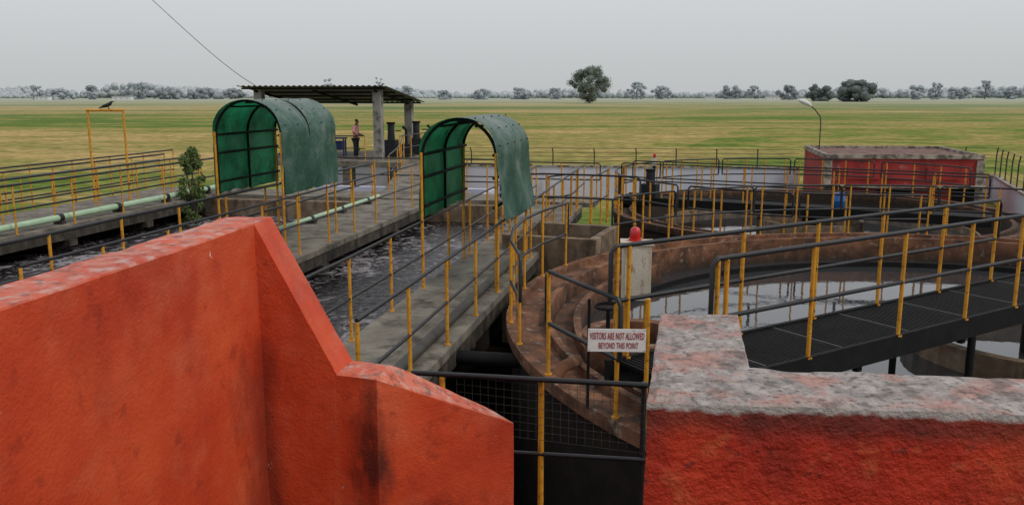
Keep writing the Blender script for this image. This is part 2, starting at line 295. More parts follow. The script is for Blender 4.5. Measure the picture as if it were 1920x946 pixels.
# ------------------------------------------------------------------ parapets
def grid_prism(cells,zbot,thick,rows,name,mat,label,cat,jit=.002,seed=0):
    """cells: (four xyz corners, n along, m across)"""
    key={};V=[];F=[]
    def vid(p):
        k=(round(p[0],4),round(p[1],4))
        if k not in key: key[k]=len(V); V.append(Vector(p))
        return key[k]
    for (a,b,c,d),n,m in cells:
        a,b,c,d=map(Vector,(a,b,c,d)); G=[[vid((a.lerp(b,i/n)).lerp(d.lerp(c,i/n),j/m)) for j in range(m+1)] for i in range(n+1)]
        for i in range(n):
            for j in range(m): F.append((G[i][j],G[i+1][j],G[i+1][j+1],G[i][j+1]))
    cnt={}
    for f in F:
        for i in range(4):
            e=(f[i],f[(i+1)%4]); cnt[tuple(sorted(e))]=cnt.get(tuple(sorted(e)),[])+[e]
    be=[v[0] for v in cnt.values() if len(v)==1]; bv={i for e in be for i in e}
    cols={i:[i] for i in bv}
    for i in bv:
        p=V[i].copy(); zt=p.z
        for r in range(1,rows+1):
            t=(r/rows)**1.3; V.append(Vector((p.x,p.y,zt-.006-(zt-.006-zbot)*t if r>1 else zt-.007))); cols[i].append(len(V)-1)
    nb={i:Vector() for i in bv}
    for (x,y) in be:
        t=(V[y]-V[x]); nrm=Vector((t.y,-t.x,0)).normalized(); nb[x]+=nrm; nb[y]+=nrm
    for i in bv:
        q=nb[i].normalized() if nb[i].length>0 else nb[i]
        ch=max(0,noise.noise(V[i]*9+Vector((seed,3,0))))
        V[i]-=q*(.005+.018*ch); V[i].z-=.014*ch
    for (x,y) in be:
        for r in range(rows): F.append((cols[x][r],cols[x][r+1],cols[y][r+1],cols[y][r]))
    for i,p in enumerate(V):
        n1=noise.noise_vector(p*1.4+Vector((seed,0,0)))*jit*2+noise.noise_vector(p*9+Vector((0,seed,0)))*jit+noise.noise_vector(p*34)*jit*.3
        V[i]=p+n1
    mb=MB(); mb.add(V,F,True); o=mb.build(name,mat,label=label,cat=cat); o.data.set_sharp_from_angle(angle=math.radians(17)); return o
K1=(-1.22,4.0,2.4); Kb=(-1.2,4.23,2.4); Ko=(-1.44,4.24,2.4); Ki=(-1.455,4.035,2.4)
B2=(-.845,3.945,1.68);B2b=(-.807,4.16,1.68);K2=(-.644,3.87,1.68);K2b=(-.6,4.09,1.68);Ce=(.008,4.3,1.29);Ceb=(-.11,4.48,1.29)
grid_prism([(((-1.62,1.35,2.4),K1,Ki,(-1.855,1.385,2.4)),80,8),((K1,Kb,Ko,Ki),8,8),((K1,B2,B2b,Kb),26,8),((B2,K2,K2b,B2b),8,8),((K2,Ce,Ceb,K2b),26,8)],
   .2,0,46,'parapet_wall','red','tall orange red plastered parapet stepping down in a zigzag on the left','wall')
P1=(.336,2.03,2.25);P2=(1.75,1.91,2.25);P3=(1.75,2.165,2.25);P4=(.667,2.3,2.25);P5=(.783,2.88,2.25);P6=(.517,2.9,2.25);Pa=(.64,2.005,2.25);Pc=(.393,2.31,2.25)
grid_prism([((P1,Pa,P4,Pc),14,12),((Pa,P2,P3,P4),56,12),((Pc,P4,P5,P6),14,26)],.2,0,46,'parapet_wall','red2','deep red parapet with a broad whitish lichened top on the right','wall',.0035,5)
MB().box((-.55,1.7,.1),(2.1,5.4,.3)).build('floor','wetconc',kind='structure')
# ------------------------------------------------------------------ aeration tank and walkways
t=thing('aeration_tank','long concrete aeration tank holding dark foaming water','tank',uv(-9,5.4,-2))
MB().uvbox(-4.0,-3.72,5.2,24.0,-2.1,-.12).build('side_wall','gapshade',t)
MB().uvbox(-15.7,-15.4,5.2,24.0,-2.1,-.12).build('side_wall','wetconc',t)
MB().uvbox(-15.4,-4.0,23.6,23.98,-2.1,-.12).build('end_wall','rust2',t)
MB().uvbox(-15.4,-4.0,5.2,5.5,-2.1,-.12).build('end_wall','wetconc',t)
def walkway(label,u0,u1,v0,v1,pill):
    w=thing('walkway',label,'walkway',uv((u0+u1)/2,v0,0))
    m=MB()
    n=int((v1-v0)/2.4)
    for i in range(n):
        a=v0+(v1-v0)*i/n; b=v0+(v1-v0)*(i+1)/n-.012
        m.uvbox(u0,u1,a,b,-.115,0)
    m.build('deck','concrete',w)
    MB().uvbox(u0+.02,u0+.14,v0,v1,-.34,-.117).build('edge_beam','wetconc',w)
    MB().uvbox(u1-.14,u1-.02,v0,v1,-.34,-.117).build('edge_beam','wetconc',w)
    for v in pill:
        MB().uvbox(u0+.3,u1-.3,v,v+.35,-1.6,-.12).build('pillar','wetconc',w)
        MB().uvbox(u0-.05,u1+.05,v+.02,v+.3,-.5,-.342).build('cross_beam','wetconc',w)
    return w
walkway('grey concrete walkway running away under the right green canopy',-4.02,-2.68,6.2,23.4,())
walkway('narrow concrete walkway under the left green canopy with a thin pipe',-8.85,-7.0,7,23.6,(11.2,15.6,20))
walkway('concrete walkway at far left carrying the long pale green pipe',-16.9,-14.1,9,25.5,(14.5,17.3,20.3,23.2))
m=MB(); m.uvbox(-13.9,-2.4,24.0,25.6,-.14,-.01); m.build('walkway','concrete',label='cross walkway along the far end of the aeration tank',cat='walkway')
for v in (8.5,11,13.5,16,18.5,21):
    MB().prism([uv(-3.7,v)[:2],uv(-2.75,v)[:2],uv(-2.75,v+.18)[:2],uv(-3.7,v+.18)[:2]],-.45,-.36).build('support_bracket','wetconc',label='concrete bracket under the outer edge of the right walkway',cat='bracket',group='brackets under the right walkway')
def pipe(label,pts,r,mat,clamps=0,name='pipe'):
    p=thing(name,label,'pipe',pts[0])
    MB().tube(pts,r,14).build('tube',mat,p)
    a=Vector(pts[0]);b=Vector(pts[-1])
    for i in range(clamps):
        q=a.lerp(b,(i+.5)/clamps); d=(b-a).normalized()
        MB().tube([q-d*.06,q+d*.06],r*1.35,12).build('clamp','black',p)
        MB().box((q.x,q.y,q.z-r-.03),(.22,.16,.07),UA).build('saddle','wetconc',p)
pipe('long pale green pipe with black joints on the far left walkway',[uv(-14.4,10,.15),uv(-14.4,25,.15)],.078,'greenpipe',7)
pipe('thin pale green pipe along the left edge of the narrow walkway',[uv(-8.62,16,.12),uv(-8.62,23.4,.12)],.05,'greenpipe',4)
pipe('dark grey pipe lying along the right walkway beside its rail',[uv(-2.95,6.6,.075),uv(-2.95,15.5,.075)],.065,'greypipe',0)
pipe('black pipe crossing the dark gap below the right walkway',[P(840,668,-.25),P(980,676,-.25)],.09,'dark',0)
# ------------------------------------------------------------------ railings
def railing(label,pts,h=1.05,group=None,rr=.021,pr=.021,loop=0.0,mid=(.5,),name='railing',plates=True,seg=8):
    pts=[Vector(p) for p in pts]; root=thing(name,label,'railing',pts[0],group)
    for i,p in enumerate(pts):
        lean=Vector((noise.noise(p*3.1)*.014,noise.noise(p*2.3+Vector((5,0,0)))*.014,0))
        m=MB(); m.tube([p-Vector((0,0,.06)),p+lean+Vector((0,0,h))],pr,seg)
        if plates: m.tube([p,p+Vector((0,0,.014))],pr*1.9,8)
        m.build('post','yellow',root)
    d0=(pts[0]-pts[1]).normalized(); d1=(pts[-1]-pts[-2]).normalized()
    Z=lambda k:Vector((0,0,k*h+.01))
    sg=lambda p:Vector((0,0,noise.noise(p*1.7)*.012))
    if loop:
        e0=pts[0]+d0*loop; e1=pts[-1]+d1*loop; c=.06
        MB().tube([e0+Z(mid[0]),e0+Z(1)-Vector((0,0,c)),e0-d0*c+Z(1)]+[p+Z(1) for p in pts]+[e1-d1*c+Z(1),e1+Z(1)-Vector((0,0,c)),e1+Z(mid[0])],rr,seg).build('top_rail','black',root)
        MB().tube([e0+Z(mid[0])]+[p+Z(mid[0]) for p in pts]+[e1+Z(mid[0])],rr,seg).build('mid_rail','black',root)
    else:
        MB().tube([p+Z(1)+sg(p) for p in pts],rr,seg).build('top_rail','black',root)
        for k in mid: MB().tube([p+Z(k)+sg(p*2) for p in pts],rr*.9,seg).build('mid_rail','black',root)
    return root
def line(a,b,step):
    n=max(1,round((b-a).length/step)); return [a.lerp(b,i/n) for i in range(n+1)]
railing('left hand railing of the right concrete walkway above the foaming water',line(uv(-3.95,6.6),uv(-3.95,23.2),1.45))
railing('right hand railing of the right concrete walkway beside the dark gap',line(uv(-2.74,6.8),uv(-2.74,24.2),1.5))
railing('right hand railing of the narrow walkway with the thin pipe',line(uv(-7.15,8),uv(-7.15,23.4),1.35),1.12)
railing('left hand railing of the narrow walkway, two long dark rails crossing the left side',line(uv(-8.80,7.2),uv(-8.80,23.4),1.7),rr=.03,pr=.024)
railing('railing on the water side of the long pale green pipe',line(uv(-14.16,10.4),uv(-14.16,25),1.9),1.08,rr=.027)
railing('railing just behind the long pale green pipe',line(uv(-15.2,10),uv(-15.2,25),1.7),1.08,rr=.026)
railing('railing on the field side of the far left walkway',line(uv(-16.75,10),uv(-16.75,25.4),1.7),1.08,rr=.026)
railing('outermost left railing standing in the field behind the yellow gantry',line(uv(-19.4,15,-.6),uv(-19.4,30,-.6),1.9),1.5,rr=.026)
railing('railing in the field at far left between the outermost one and the walkway',line(uv(-18.0,14,-.4),uv(-18.0,27,-.4),2.1),1.15,rr=.026)
railing('railing on the far cross walkway between the two green canopies',line(uv(-12.5,25.5),uv(-5.0,25.5),1.5))
railing('railing on the near edge of the cross walkway at the end of the foaming tank',line(uv(-6.8,23.9),uv(-4.2,23.9),1.3))
railing('short railing on the cross walkway right of the right canopy',line(uv(-4.6,25.4),uv(-2.5,25.4),1.05),1.0,loop=.1)
# ------------------------------------------------------------------ clarifiers
def arc(c,r,a0,a1,n,z=0): return [Vector((c[0]+r*math.cos(a0+(a1-a0)*i/n),c[1]+r*math.sin(a0+(a1-a0)*i/n),z)) for i in range(n+1)]
def arcp(c,r,d0,d1,n,z): return arc(c,r,math.radians(d0),math.radians(d1),n,z)
c1=(7.3,11.35)
t=thing('clarifier_tank','near round clarifier tank with rust brown concrete rim','tank',(c1[0],c1[1],-2))
MB().lathe([(7.3,-2.1),(7.3,-.164),(7.36,-.162)],c1,150).build('outer_wall','gapshade',t)
MB().lathe([(7.3,-.16),(7.38,-.14),(7.38,0),(7.25,.0),(7.24,-.10),(6.86,-.12),(6.85,-.015),(6.76,-.015),(6.75,-1.6)],c1,150).build('rim_wall','rust',t)
MB().lathe([(6.745,-.30),(6.45,-.31),(6.44,-.16),(6.34,-.16),(6.33,-.9)],c1,60,math.radians(135),math.radians(232)).build('inner_ledge','rust',t)
MB().lathe([(6.0,-.9),(6.0,-.40),(6.05,-.40),(6.05,-.9)],c1,120,closed=True).build('scum_baffle','dark',t)
MB().lathe([(1.75,-1.2),(1.75,-.2),(1.6,-.2),(1.6,-1.2)],c1,64,closed=True).build('centre_well','rust2',t)
MB().tube([(c1[0],c1[1],-1.3),(c1[0],c1[1],.5)],.25,20).build('centre_column','dark',t)
def disc(c,r,z,n=96):
    m=MB(); m.add([(c[0]+r*math.cos(2*math.pi*i/n),c[1]+r*math.sin(2*math.pi*i/n),z) for i in range(n)],[tuple(range(n))]); return m
disc(c1,6.77,-.5).build('water','still',kind='structure')
railing('two post railing above the notice on the near edge of the round tank rim',arcp(c1,7.32,210.3,199.4,1,0),1.14,loop=.05,pr=.022,rr=.023)
railing('curved railing along the left edge of the near round tank rim',arcp(c1,7.32,190,150,5,0),1.1,loop=.08,pr=.021,rr=.022)
c2=(8.8,25.0)
t=thing('clarifier_tank','far round clarifier tank below the long dark bridge','tank',(c2[0],c2[1],-2))
MB().lathe([(5.75,-2.1),(5.75,-.55),(5.82,-.53),(5.82,-.35),(5.6,-.35),(5.59,-.5),(5.3,-.5),(5.29,-.37),(5.18,-.37),(5.17,-1.8)],c2,120).build('rim_wall','rust',t)
MB().lathe([(1.5,-1.5),(1.5,-.6),(1.38,-.6),(1.38,-1.5)],c2,48,closed=True).build('centre_well','rust2',t)
MB().lathe([(4.5,-1.5),(4.5,-.8),(4.44,-.8),(4.44,-1.5)],c2,90,closed=True).build('scum_baffle','rust2',t)
disc(c2,5.18,-1.0).build('water','still',kind='structure')
# near bridge
bd=Vector((.843,.538,0)).normalized(); bn=Vector((bd.y,-bd.x,0))
c1v=Vector((c1[0],c1[1],.5))+bn*.02
br=thing('access_bridge','black steel grating bridge reaching over the near round tank','bridge',c1v-bd*7.3)
W=.48
for k in range(7):
    m=MB(); s0=-7.2+k*1.12
    nb_=19
    for i in range(nb_):
        s=s0+.04+i*(1.04/nb_); ce=c1v+bd*s
        m.box((ce.x,ce.y,.485),(.030,2*W-.05,.03),math.atan2(bd.y,bd.x))
    for e in (-W+.03,-.18,.18,W-.03):
        a=c1v+bd*(s0+.02)+bn*e; b=c1v+bd*(s0+1.07)+bn*e
        mid_=(a+b)/2; m.box((mid_.x,mid_.y,.452),(1.05,.02,.03),math.atan2(bd.y,bd.x))
    m.build('grating_panel','dark',br)
    e=c1v+bd*(s0+1.09); MB().box((e.x,e.y,.478),(.03,2*W-.05,.05),math.atan2(bd.y,bd.x)).build('cross_bar','greypipe',br)
q=c1v+bd*-3.3; MB().box((q.x,q.y,.36),(7.9,2*W-.06,.02),math.atan2(bd.y,bd.x)).build('under_tray','dark',br)
for e in (-W,W):
    a=c1v-bd*7.3+bn*e; b=c1v+bd*.8+bn*e; q=(a+b)/2
    MB().box((q.x,q.y,.40),(8.1,.05,.24),math.atan2(bd.y,bd.x)).build('side_beam','dark',br)
    for s in range(4):
        p0=c1v+bd*(-6.6+s*1.9)+bn*(e*.85)
        MB().box((p0.x,p0.y,.24),(.08,.06,.09),math.atan2(bd.y,bd.x)).build('hanger','dark',br)
for s in (-5.2,-2.7):
    for e in (-W,W):
        p0=c1v+bd*s+bn*e; MB().tube([(p0.x,p0.y,-1.2),(p0.x,p0.y,.28)],.045,8).build('leg','dark',br)
def bpt(s,e,z=.5): q=c1v+bd*s+bn*e; return Vector((q.x,q.y,z))
railing('near side railing of the black grating bridge, closest to the white topped parapet',[bpt(s,W) for s in (-6.86,-6.75,-5.59,-4.15,-2.9,-1.84,-.6)],1.1,loop=.07,pr=.022,rr=.023,mid=(.52,))
railing('far side railing of the black grating bridge starting behind the white box',[bpt(s,-W) for s in (-7.2,-7.05,-5.5,-4.3,-3.12,-1.85,-.6)],1.1,loop=.07,pr=.022,rr=.023,mid=(.52,))
labs=['rim railing panel of the near round tank just right of the open concrete chamber','rim railing panel of the near round tank left of the blue drum','rim railing panel of the near round tank in front of the blue drum','rim railing panel of the near round tank right of the blue drum','rim railing panel of the near round tank at the far right edge']
for (a,b),l in zip(((136,124),(121,108),(105,92),(89,76),(73,58)),labs):
    railing(l,arcp(c1,7.28,a,b,2,0),1.05,'railing panels on the rims of the round tanks',loop=.18,rr=.02,pr=.019)
labs=['rim railing panel on the left end of the far round tank','rim railing panel behind the far round tank, leftmost of the back ones','rim railing panel behind the far round tank, second from left','rim railing panel behind the far round tank in front of the pale boundary wall','rim railing panel behind the far round tank below the lamp post','rim railing panel behind the far round tank in front of the red building','rim railing panel on the right end of the far round tank','rim railing panel on the near left side of the far round tank behind the chamber','rim railing panel of the far round tank between the two tanks']
for (a,b),l in zip(((215,188),(183,158),(153,132),(127,106),(101,80),(75,52),(46,18),(245,222),(275,250)),labs):
    railing(l,arcp(c2,5.72,a,b,3,-.35),1.1,'railing panels on the rims of the round tanks',loop=.18,rr=.024,pr=.023)
# far bridge
b2=(P(1860,408,-.2)-P(1185,368,-.2)).normalized(); n2=Vector((b2.y,-b2.x,0)); A2=P(1185,368,-.2)-b2*.3; L2=(P(1860,408,-.2)-A2).length
an=math.atan2(b2.y,b2.x)
br=thing('access_bridge','long dark bridge with railings over the far round tank','bridge',A2)
q=A2+b2*L2/2
MB().box((q.x,q.y,-.2),(L2,1.0,.07),an).build('deck','dark',br)
for e in(-.52,.52):
    w=q+n2*e; MB().box((w.x,w.y,-.27),(L2,.05,.26),an).build('side_beam','dark',br)
MB().tube([(c2[0],c2[1],-1.5),(c2[0],c2[1],-.25)],.2,14).build('centre_column','dark',br)
for e,l in((-.5,'far side railing of the dark bridge over the far round tank'),(.5,'near side railing of the dark bridge, with the blue drum behind it')):
    railing(l,[Vector((p.x,p.y,-.16))+n2*e for p in line(A2+b2*.2,A2+b2*(L2-.2),1.25)],1.05,loop=.08)
d=P(1567,392,-.16); d=A2+b2*((d-A2).dot(b2)); d.z=-.165
dr=thing('plastic_drum','small bright blue plastic drum standing on the far dark bridge','drum',d)
MB().lathe([(.0,0),(.17,0),(.19,.03),(.19,.17),(.2,.19),(.19,.21),(.19,.36),(.15,.41),(0,.41)],(0,0),28,sm=True).build('body','blue',dr,off=(0,0,0))
MB().lathe([(.0,.412),(.06,.412),(.06,.44),(0,.44)],(.06,0),14).build('cap','blue',dr,off=(0,0,0))
d=A2+b2*.9; gx=thing('gearbox','dark gearbox with motor at the left end of the far bridge','machine',(d.x,d.y,-.16))
MB().box((0,0,.2),(.5,.4,.4),an).build('housing','machine',gx,off=(0,0,0)); MB().tube([(0,0,.4),(0,0,.8)],.14,16).build('motor','machine',gx,off=(0,0,0)); MB().tube([(0,0,.8),(0,0,.86)],.16,16).build('motor_cap','dark',gx,off=(0,0,0))
# open concrete chamber
ch=thing('concrete_chamber','open square concrete chamber between walkway and round tanks','chamber',(1.0,17.1,-2))
cc=Vector((1.02,17.15,0)); s=.95
for dx,dy,a,b_ in ((0,-1,2*s,.16),(0,1,2*s,.16),(-1,0,.16,2*s-.32),(1,0,.16,2*s-.32)):
    k=s-.08; ox,oy=dx*k,dy*k; ca,sa=math.cos(-.35),math.sin(-.35)
    MB().box((cc.x+ox*ca-oy*sa,cc.y+ox*sa+oy*ca,-.8),(a,b_,2.2),-.35).build('wall_panel','rust2',ch)
railing('short railing behind the open square concrete chamber',[(-.15,18.5,.3),(.75,18.6,.3),(1.7,18.3,.3),(2.6,17.9,.3)],1.0,loop=.1)
railing('tall close set railing at the left of the far round tank',[(1.9,20.2,-.2),(2.2,21.0,-.2),(2.45,21.9,-.2),(2.6,22.9,-.2)],1.3,loop=.1)
railing('small square railing between the walkway end and the far tank',[(.9,20.6,0),(1.5,21.4,0),(1.7,22.4,0)],1.05,loop=.1)
railing('railing on the left side of the open square chamber',[(-.3,16.4,0),(-.2,17.6,0),(-.05,18.9,0),(.1,20.2,0)],1.05,loop=.1)
# drum-shaped outlet and pipe near gate
t=thing('outlet_drum','rusty round outlet drum inside the rim below the white box','drum',(1.30,9.9,-.6))
MB().lathe([(.62,-.7),(.62,.12),(.66,.13),(.66,.2),(.5,.2),(.5,-.1),(0,-.1)],(1.50,9.9),40).build('shell','rust',t)
MB().tube([(.75,9.3,.05),(.55,9.1,.02),(.48,9.05,-.1)],.07,12).build('elbow_pipe','rust',t)
MB().tube([(1.15,9.9,-.1),(1.15,9.9,.5)],.025,8).build('valve_stem','dark',t)
MB().lathe([(.15,.5),(.17,.51),(.17,.53),(.15,.54)],(1.15,9.9),18,closed=True).build('hand_wheel','dark',t)
# ------------------------------------------------------------------ white box with red beacon
bx=Vector((1.30,8.75,0))
t=thing('control_box','rust streaked white control box on yellow legs near the bridge','control box',(bx.x,bx.y,.1))
MB().box((bx.x,bx.y,1.19),(.30,.22,.58),-.1).build('cabinet','offwhite',t)
MB().box((bx.x,bx.y,1.495),(.34,.26,.03),-.1).build('lid','offwhite',t)
MB().box((bx.x-.01,bx.y-.116,1.19),(.24,.012,.48),-.1).build('door','offwhite',t)
for sx in(-.11,.11): MB().tube([(bx.x+sx,bx.y,.0),(bx.x+sx,bx.y,.9)],.022,8).build('leg','yellow',t)
def beacon(loc,label):
    t=thing('beacon_lamp',label,'lamp',loc)
    MB().lathe([(0,0),(.068,0),(.068,.03),(0,.03)],(0,0),20).build('base','redlamp',t,off=(0,0,0))
    MB().lathe([(.055,.03),(.057,.09),(.048,.125),(.028,.143),(0,.15)],(0,0),24,sm=True).build('dome','redlamp',t,off=(0,0,0))
    return t
b0=beacon((bx.x-.02,bx.y,1.51),'round red beacon lamp on top of the white control box')
fp=P(1225,372,-1.0)
t=thing('lamp_post','short dark post carrying a small red lamp before the pale wall','post',fp)
MB().tube([fp,Vector((fp.x,fp.y,.62))],.05,8).build('pole','dark',t); MB().box((fp.x,fp.y,.45),(.22,.16,.3)).build('switch_box','offwhite',t)
dup(b0,(fp.x,fp.y,.62),label='tiny red beacon lamp on the post before the pale wall')
# ------------------------------------------------------------------ gate & sign
def at(x,y,Y):
    u=(x-960)/1600; v=(473-y)/1600; dy=v*st+ct; dz=v*ct-st; k=Y/dy; return Vector((u*k,Y,CAMZ+dz*k))
gt=thing('gate_railing','black barred gate with wire mesh and yellow post between the red parapets','gate',at(1015,946,4.8))
L_=at(772,698,4.95); R_=at(1215,722,4.62)
MB().tube([L_,R_],.016,10).build('top_rail','black',gt)
Ll=at(940,846,4.86); Rl=at(1215,862,4.62)
MB().tube([Ll,Rl],.013,10).build('lower_rail','black',gt)
p=at(1015,712,4.80); MB().tube([(p.x,p.y,.25),p],.018,10).build('post','yellow',gt)
p=at(1208,716,4.66); MB().tube([(p.x,p.y,.25),p],.016,8).build('hinge_post','black',gt)
p=at(829,706,4.9); MB().tube([(p.x,p.y,.25),p],.017,8).build('post','yellow',gt)
m=MB(); nx=24
for i in range(nx):
    f=i/(nx-1); top=L_.lerp(R_,.2+.79*f); m.tube([top+Vector((0,.004,-.02)),Vector((top.x,top.y+.004,.99))],.0011,4,False)
for j in range(8):
    z=.99+.048*j; a=L_.lerp(R_,.2); b=L_.lerp(R_,.99); m.tube([(a.x,a.y+.007,z+.02),(b.x,b.y+.007,z-.02)],.0011,4,False)
m.build('wire_mesh','greypipe',gt)
SY=7.36
S0=at(1102,615,SY); S1=at(1211,617,SY); S2=at(1211,660,SY); S3=at(1102,657,SY)
sc=(S0+S2)/2
sg=thing('notice_sign','white notice board with red lettering forbidding visitors','sign',sc)
hw,hh=(S1.x-S0.x)/2,(S0.z-S3.z)/2
MB().box((0,0,0),(2*hw,.012,2*hh)).build('board','signw',sg,off=(0,0,0))
for sx in(-1,1):
    for sz in(-1,1): MB().tube([(sx*(hw-.012),-.009,sz*(hh-.012)),(sx*(hw-.012),-.003,sz*(hh-.012))],.004,8).build('bolt','dark',sg,off=(0,0,0))
def text_mesh(body,w,h,loc,parent):
    cu=bpy.data.curves.new('lettering','FONT'); cu.body=body; cu.align_x='CENTER'; cu.align_y='CENTER'; cu.extrude=.002; cu.offset=.010; cu.space_character=1.08
    ob=bpy.data.objects.new('lettering',cu); C.objects.link(ob); bpy.context.view_layer.update()
    me=bpy.data.meshes.new_from_object(ob.evaluated_get(bpy.context.evaluated_depsgraph_get())); bpy.data.objects.remove(ob)
    xs=[v.co.x for v in me.vertices]; ys=[v.co.y for v in me.vertices]; W_=max(xs)-min(xs);H_=max(ys)-min(ys); mx_=(max(xs)+min(xs))/2; my_=(max(ys)+min(ys))/2
    for v in me.vertices:
        x=(v.co.x-mx_)*w/W_; z=(v.co.y-my_)*h/H_
        v.co=(x,-.008-v.co.z*.5,z)
    me.materials.clear(); me.materials.append(M['signr']); o=bpy.data.objects.new('lettering',me); C.objects.link(o); o.parent=parent; o.location=loc
text_mesh('VISITORS ARE NOT ALLOWED',hw*1.88,hh*.62,(0,0,hh*.40),sg)
text_mesh('BEYOND THIS POINT',hw*1.36,hh*.54,(hw*.06,0,-hh*.45),sg)
sg.rotation_euler=(0,math.radians(.7),0)
p=at(1105,560,SY+.03); MB().tube([(p.x,p.y,.2),p],.014,8).build('sign_post','dark',label='thin black upright bar behind the left edge of the notice',cat='post')
p=at(1216,560,SY+.03); MB().tube([(p.x,p.y,.0),p],.021,8).build('sign_post','yellow',label='yellow upright post at the right edge of the notice',cat='post')
# ------------------------------------------------------------------ canopies
def canopy(label,u0,u1,v0,v1,zb,za,flare,seed,rails):
    t=thing('arched_canopy',label,'canopy',uv((u0+u1)/2,v0,0))
    w=(u1-u0)/2; uc=(u0+u1)/2; zs=za-w*.95
    prof=[]
    for i in range(9): prof.append((-w,zb+(zs-zb)*i/8))
    for i in range(1,24):
        a=math.pi*(1-i/24); prof.append((w*math.cos(a),zs+(za-zs)*math.sin(a)))
    for i in range(9): prof.append((w+flare*(i/8)**2,zs-(zs-zb)*i/8))
    nv=30; vs=[];fs=[];n=len(prof)
    for j in range(nv+1):
        f=j/nv
        for i,(x,z) in enumerate(prof):
            q=uv(uc+x,v0+(v1-v0)*f,z)
            k=noise.noise(Vector((q.x*1.3+seed,q.y*1.3,z*1.3)))*.05
            if i in(0,n-1): k2=noise.noise(Vector((f*9+seed,i,0)))*.05; q.z+=k2-(flare*.7*f if i else 0)
            q.x+=k;q.z+=k*.6
            if j in(0,nv): q.y+=noise.noise(Vector((i*.6,j+seed,3)))*.04
            vs.append(q)
    for j in range(nv):
        for i in range(n-1): fs.append((j*n+i,j*n+i+1,(j+1)*n+i+1,(j+1)*n+i))
    MB().add(vs,fs,True).build('sheet','sheet',t)
    ins=.035
    def hoop(v): 
        return [uv(uc+x*(1-ins/w)*(1 if abs(x)<=w else w/abs(x)),v,z-(ins if z>zs else 0)) for x,z in prof]
    for v in (v0+.08,(v0+v1)/2,v1-.08): MB().tube(hoop(v),.026,6).build('hoop','dark',t)
    for zz in rails:
        for sgn in(-1,1):
            MB().tube([uv(uc+sgn*(w-.07),v0+.05,zz),uv(uc+sgn*(w-.07),v1-.05,zz)],.026,6).build('side_bar','dark',t)
    for a in (60,90,120):
        x=(w-.07)*math.cos(math.radians(a)); z=zs+(za-zs-.07)*math.sin(math.radians(a))
        MB().tube([uv(uc+x,v0+.05,z),uv(uc+x,v1-.05,z)],.02,6).build('roof_bar','dark',t)
    for sgn in(-1,1):
        for v in(v0+.03,v1-.1):
            MB().tube([uv(uc+sgn*(w-.03),v,.0),uv(uc+sgn*(w-.03),v,zs+.05)],.024,8).build('upright','yellow',t)
    for i in range(5):
        for j in range(3):
            a=math.radians(15+j*27); 
            q=uv(uc+(w+.012)*math.cos(a),v0+.2+(v1-v0-.4)*i/4,zs+(za-zs+.012)*math.sin(a)); d=(uv(1,0)*math.cos(a)+Vector((0,0,math.sin(a))))*.02
            MB().tube([q,q+d],.012,6).build('bolt','dark',t)
    return t
canopy('left arched canopy of weathered green fibreglass over the narrow walkway',-8.84,-7.42,15.0,17.6,1.12,2.93,0,1,(1.35,1.9,2.25))
canopy('right arched canopy of weathered green fibreglass, higher flared edge, over the wide walkway',-3.98,-2.74,12.6,15.3,1.1,2.67,.12,4,(1.3,1.75,2.1))
# ------------------------------------------------------------------ yellow gantry + bird, small tree
def onu(x,u):
    r=(x-960)/1600/.985; Y=u/(.981*r-.196); return Vector((r*Y,Y,0))
a=onu(186,-16.3); b=a+Vector((1.04,-.1,0))
t=thing('gantry','tall yellow rectangular pipe gantry with a bird on its top bar','gantry',a)
zt=2.58
MB().tube([a,a+Vector((0,0,zt))],.033,8).build('upright','yellow',t); MB().tube([b,b+Vector((0,0,zt))],.033,8).build('upright','yellow',t)
MB().tube([a+Vector((-.03,0,zt)),b+Vector((.03,0,zt))],.035,8).build('crossbar','yellow',t)
def skin_obj(name,verts,edges,rad,mat,parent=None,sub=2):
    me=bpy.data.meshes.new(name); me.from_pydata(verts,edges,[]); ob=bpy.data.objects.new(name,me); C.objects.link(ob)
    md=ob.modifiers.new('Skin','SKIN'); md.use_smooth_shade=True
    if not me.skin_vertices: 
        return ob
    for i,r in enumerate(rad):
        r=r if isinstance(r,tuple) else (r,r)
        me.skin_vertices[0].data[i].radius=r
    me.skin_vertices[0].data[0].use_root=True
    ob.modifiers.new('Subdivision','SUBSURF').levels=sub; ob.modifiers['Subdivision'].render_levels=sub
    me.materials.append(M[mat])
    if parent: ob.parent=parent
    return ob
bp=a.lerp(b,.6); bp.z=zt+.035
bird=thing('crow','grey and black crow perched on the yellow gantry','bird',bp)
skin_obj('body',[(0,0,.11),(-.08,0,.085),(-.17,0,.055),(-.27,0,.03),(.06,0,.15),(.095,0,.195),(.13,0,.205)],[(0,1),(1,2),(2,3),(0,4),(4,5),(5,6)],[.058,.05,.028,.018,.045,.036,.018],'crow',bird)
skin_obj('neck_feathers',[(.04,0,.14),(.075,0,.172)],[(0,1)],[.056,.042],'crowneck',bird,1)
MB().tube([(.13,0,.207),(.165,0,.203),(.195,0,.192)],[.013,.009,.002],8).build('beak','hair',bird,off=(0,0,0))
for s in(-1,1):
    MB().tube([(.0,s*.02,.075),(.01,s*.022,.04),(0,s*.022,0)],.006,6).tube([(-.02,s*.022,.003),(.035,s*.022,.003)],.005,5).build('leg','hair',bird,off=(0,0,0))
    w_=MB().lathe([(0,-.012),(.01,-.008),(.013,0),(.01,.008),(0,.012)],(0,0),6).build('wing','crow',bird,off=(0,0,0)); w_.scale=(7,1.2,2.6)
    w_.location=(-.07,s*.045,.105); w_.rotation_euler=(0,-.25,0)
